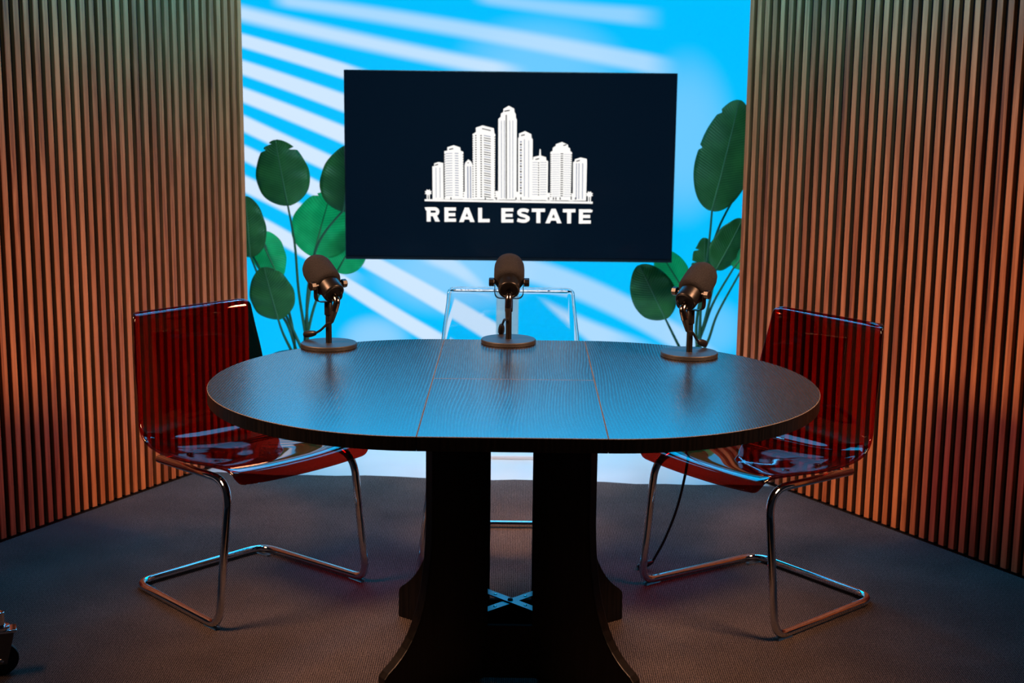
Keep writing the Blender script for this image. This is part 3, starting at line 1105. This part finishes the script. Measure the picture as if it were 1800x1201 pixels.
def plant(name, label, root, leaves):
    pl = thing(name, label, 'plant', (root[0], root[1], 0))
    o_ = Vector((root[0], root[1], 0))
    bm = bmesh.new()
    lathe(bm, [(0.0, 0.0), (0.12, 0.0), (0.135, 0.01), (0.150, 0.125), (0.153, 0.135), (0.143, 0.135), (0.137, 0.11), (0.0, 0.11)], (0, 0, 0), (0, 0, 1), 36, caps=False)
    auto(link('planter', bm, m_pot, pl), 40)
    bm = bmesh.new()
    lathe(bm, [(0.138, 0.108), (0.10, 0.114), (0.05, 0.117), (0.0, 0.115)], (0, 0, 0), (0, 0, 1), 24, caps=False)
    link('soil', bm, m_soil, pl, smooth=True)
    for k, (b_, t_, w, tw, kind, notch, stem) in enumerate(leaves):
        bm, mid = leaf_mesh(Vector(b_) - o_, Vector(t_) - o_, w, tw, notch, 0.10)
        lf = link('leaf', bm, m_leaf if kind == 'm' else m_leaf_y, pl, smooth=True)
        so = lf.modifiers.new('thickness', 'SOLIDIFY')
        so.thickness = 0.0012
        bm = bmesh.new()
        tube(bm, mid, [0.0042 * (1 - 0.8 * i / 16) + 0.0006 for i in range(17)], 8)
        link('midrib', bm, m_rib, lf, smooth=True)
        a = 2 * PI * k / len(leaves)
        ground = Vector((0.035 * math.cos(a), 0.035 * math.sin(a), 0.105))
        pts = [Vector(b_) - o_ + (Vector(t_) - Vector(b_)) * 0.02] + [Vector(q) - o_ for q in stem] + [ground]
        path = catmull(pts, 8)
        bm = bmesh.new()
        n_ = len(path)
        tube(bm, path, [0.0048 + 0.0035 * i / n_ for i in range(n_)], 9)
        link('leaf_stem', bm, m_stem, pl, smooth=True)
    return pl


plant('potted_banana_plant', 'tall green broad-leaved plant behind the television, at its left by the left slatted wall', (-1.059, 6.92), [
    ((-1.117, 6.9, 0.874),(-1.167, 6.872, 1.192),0.258,0,'m',[(-1, 0.945, 0.55), (1, 0.83, 0.42), (-1, 0.87, 0.3)],[(-1.088, 6.907, 0.685), (-1.071, 6.913, 0.431)]),
    ((-0.843, 6.845, 0.854),(-0.796, 6.818, 1.174),0.251,15,'m',[],[(-0.937, 6.864, 0.747), (-0.991, 6.883, 0.633), (-1.031, 6.901, 0.405)]),
    ((-1.009, 6.983, 0.615),(-0.921, 7.01, 0.933),0.315,-10,'y',[(-1, 0.9, 0.3)],[(-1.021, 6.962, 0.481), (-1.043, 6.941, 0.313)]),
    ((-1.3, 6.872, 0.625),(-1.31, 6.845, 0.923),0.171,0,'m',[],[(-1.224, 6.888, 0.433), (-1.131, 6.904, 0.29)]),
    ((-1.289, 7.01, 0.732),(-1.172, 6.955, 0.509),0.169,0,'y',[],[(-1.237, 6.987, 0.645), (-1.153, 6.965, 0.422), (-1.11, 6.942, 0.255)]),
    ((-1.165, 6.845, 0.322),(-1.22, 6.79, 0.587),0.216,0,'m',[(1, 0.9, 0.25)],[(-1.145, 6.883, 0.237)]),
    ((-0.894, 6.983, 0.542),(-0.777, 7.01, 0.747),0.185,0,'y',[],[(-0.94, 6.962, 0.496), (-1.003, 6.941, 0.371)]),
    ((-1.302, 6.955, 0.615),(-1.346, 6.955, 0.76),0.140,0,'y',[],[(-1.191, 6.943, 0.425), (-1.108, 6.932, 0.257)])])
plant('potted_banana_plant', 'tall green broad-leaved plant right of the television, by the right slatted wall', (0.879, 6.92), [
    ((0.931, 6.845, 0.878),(1.052, 6.9, 1.405),0.267,0,'m',[(-1, 0.86, 0.2), (-1, 0.52, 0.12)],[(0.927, 6.87, 0.713), (0.902, 6.895, 0.401)]),
    ((0.914, 6.927, 0.509),(0.91, 6.9, 0.742),0.122,10,'m',[(-1, 0.75, 0.55), (-1, 0.5, 0.4)],[(0.906, 6.923, 0.397)]),
    ((0.965, 6.872, 0.591),(1.089, 6.9, 0.836),0.171,20,'m',[],[(0.959, 6.888, 0.516), (0.928, 6.904, 0.343)]),
    ((0.72, 6.79, 0.357),(0.584, 6.762, 0.623),0.213,0,'m',[],[(0.769, 6.855, 0.265)]),
    ((0.821, 6.983, 0.477),(0.699, 7.01, 0.666),0.158,0,'y',[],[(0.85, 6.951, 0.334)]),
    ((1.057, 6.9, 0.599),(1.211, 6.955, 0.79),0.155,0,'y',[],[(0.967, 6.907, 0.428), (0.92, 6.913, 0.285)]),
    ((1.099, 6.9, 0.6),(1.272, 6.955, 0.679),0.156,0,'y',[],[(0.989, 6.907, 0.372), (0.945, 6.913, 0.228)]),
    ((1.078, 6.955, 0.983),(1.204, 6.955, 1.259),0.193,0,'y',[],[(0.964, 6.943, 0.733), (0.89, 6.932, 0.338)])])

# ---------------------------------------------------------------- loose cable under the table's right end
cb = thing('audio_cable', 'black braided cable hanging from the table to the carpet by the right red chair', 'cable', (0.40, 4.16, CZ))
o_ = Vector((0.40, 4.16, CZ))
path = catmull([Vector(q) - o_ for q in ((0.50, 3.92, 0.700), (0.515, 4.06, 0.62), (0.530, 4.18, 0.50), (0.530, 4.20, 0.40), (0.520, 4.20, 0.31), (0.497, 4.20, 0.20), (0.464, 4.20, 0.105), (0.440, 4.20, 0.055), (0.428, 4.20, 0.032))], 8)
bm = bmesh.new()
tube(bm, path, 0.0042, 10)
link('braided_cord', bm, m_rubber, cb, smooth=True)
a, b_ = path[-1], Vector((0.400, 4.195, 0.0215)) - o_
bm = bmesh.new()
lathe(bm, [(0.0045, -0.004), (0.0075, 0.004), (0.0095, 0.016), (0.0095, 0.046), (0.008, 0.049), (0, 0.049)], a, (b_ - a), 16)
auto(link('cable_plug', bm, m_blackplug, cb), 40)

# ---------------------------------------------------------------- caster at the lower left corner
ca = thing('caster_wheel', 'chrome stand caster with dark wheel on the carpet in the lower left corner', 'caster', (-1.284, 3.36, CZ), math.radians(21))
ca.scale = (1.1, 1.1, 1.1)
bm = bmesh.new()
lathe(bm, [(0.0, -0.012), (0.030, -0.012), (0.0375, -0.008), (0.0385, 0.0), (0.0375, 0.008), (0.030, 0.012), (0.0, 0.012)], (0, 0, 0.0385), (0, 1, 0), 32, caps=False)
auto(link('wheel', bm, m_rubber, ca), 35)
for s in (-1, 1):
    bm = bmesh.new()
    prism(bm, [(-0.012, s * 0.015, 0.030), (0.012, s * 0.015, 0.030), (0.026, s * 0.015, 0.085), (0.030, s * 0.015, 0.105), (-0.022, s * 0.015, 0.105)], (0, s * 0.003, 0))
    bevel(link('fork', bm, m_dull, ca), 0.001, 2)
bm = bmesh.new()
box(bm, -0.026, 0.036, -0.020, 0.020, 0.103, 0.110)
lathe(bm, [(0.022, 0.110), (0.022, 0.118), (0.012, 0.120), (0.012, 0.15), (0, 0.15)], (0, 0, 0), (0, 0, 1), 24)
auto(bevel(link('top_plate', bm, m_chrome, ca), 0.0015, 2), 40)
bm = bmesh.new()
tube(bm, [(0, -0.021, 0.0385), (0, 0.021, 0.0385)], 0.005, 10)
link('axle_bolt', bm, m_chrome, ca, smooth=True)
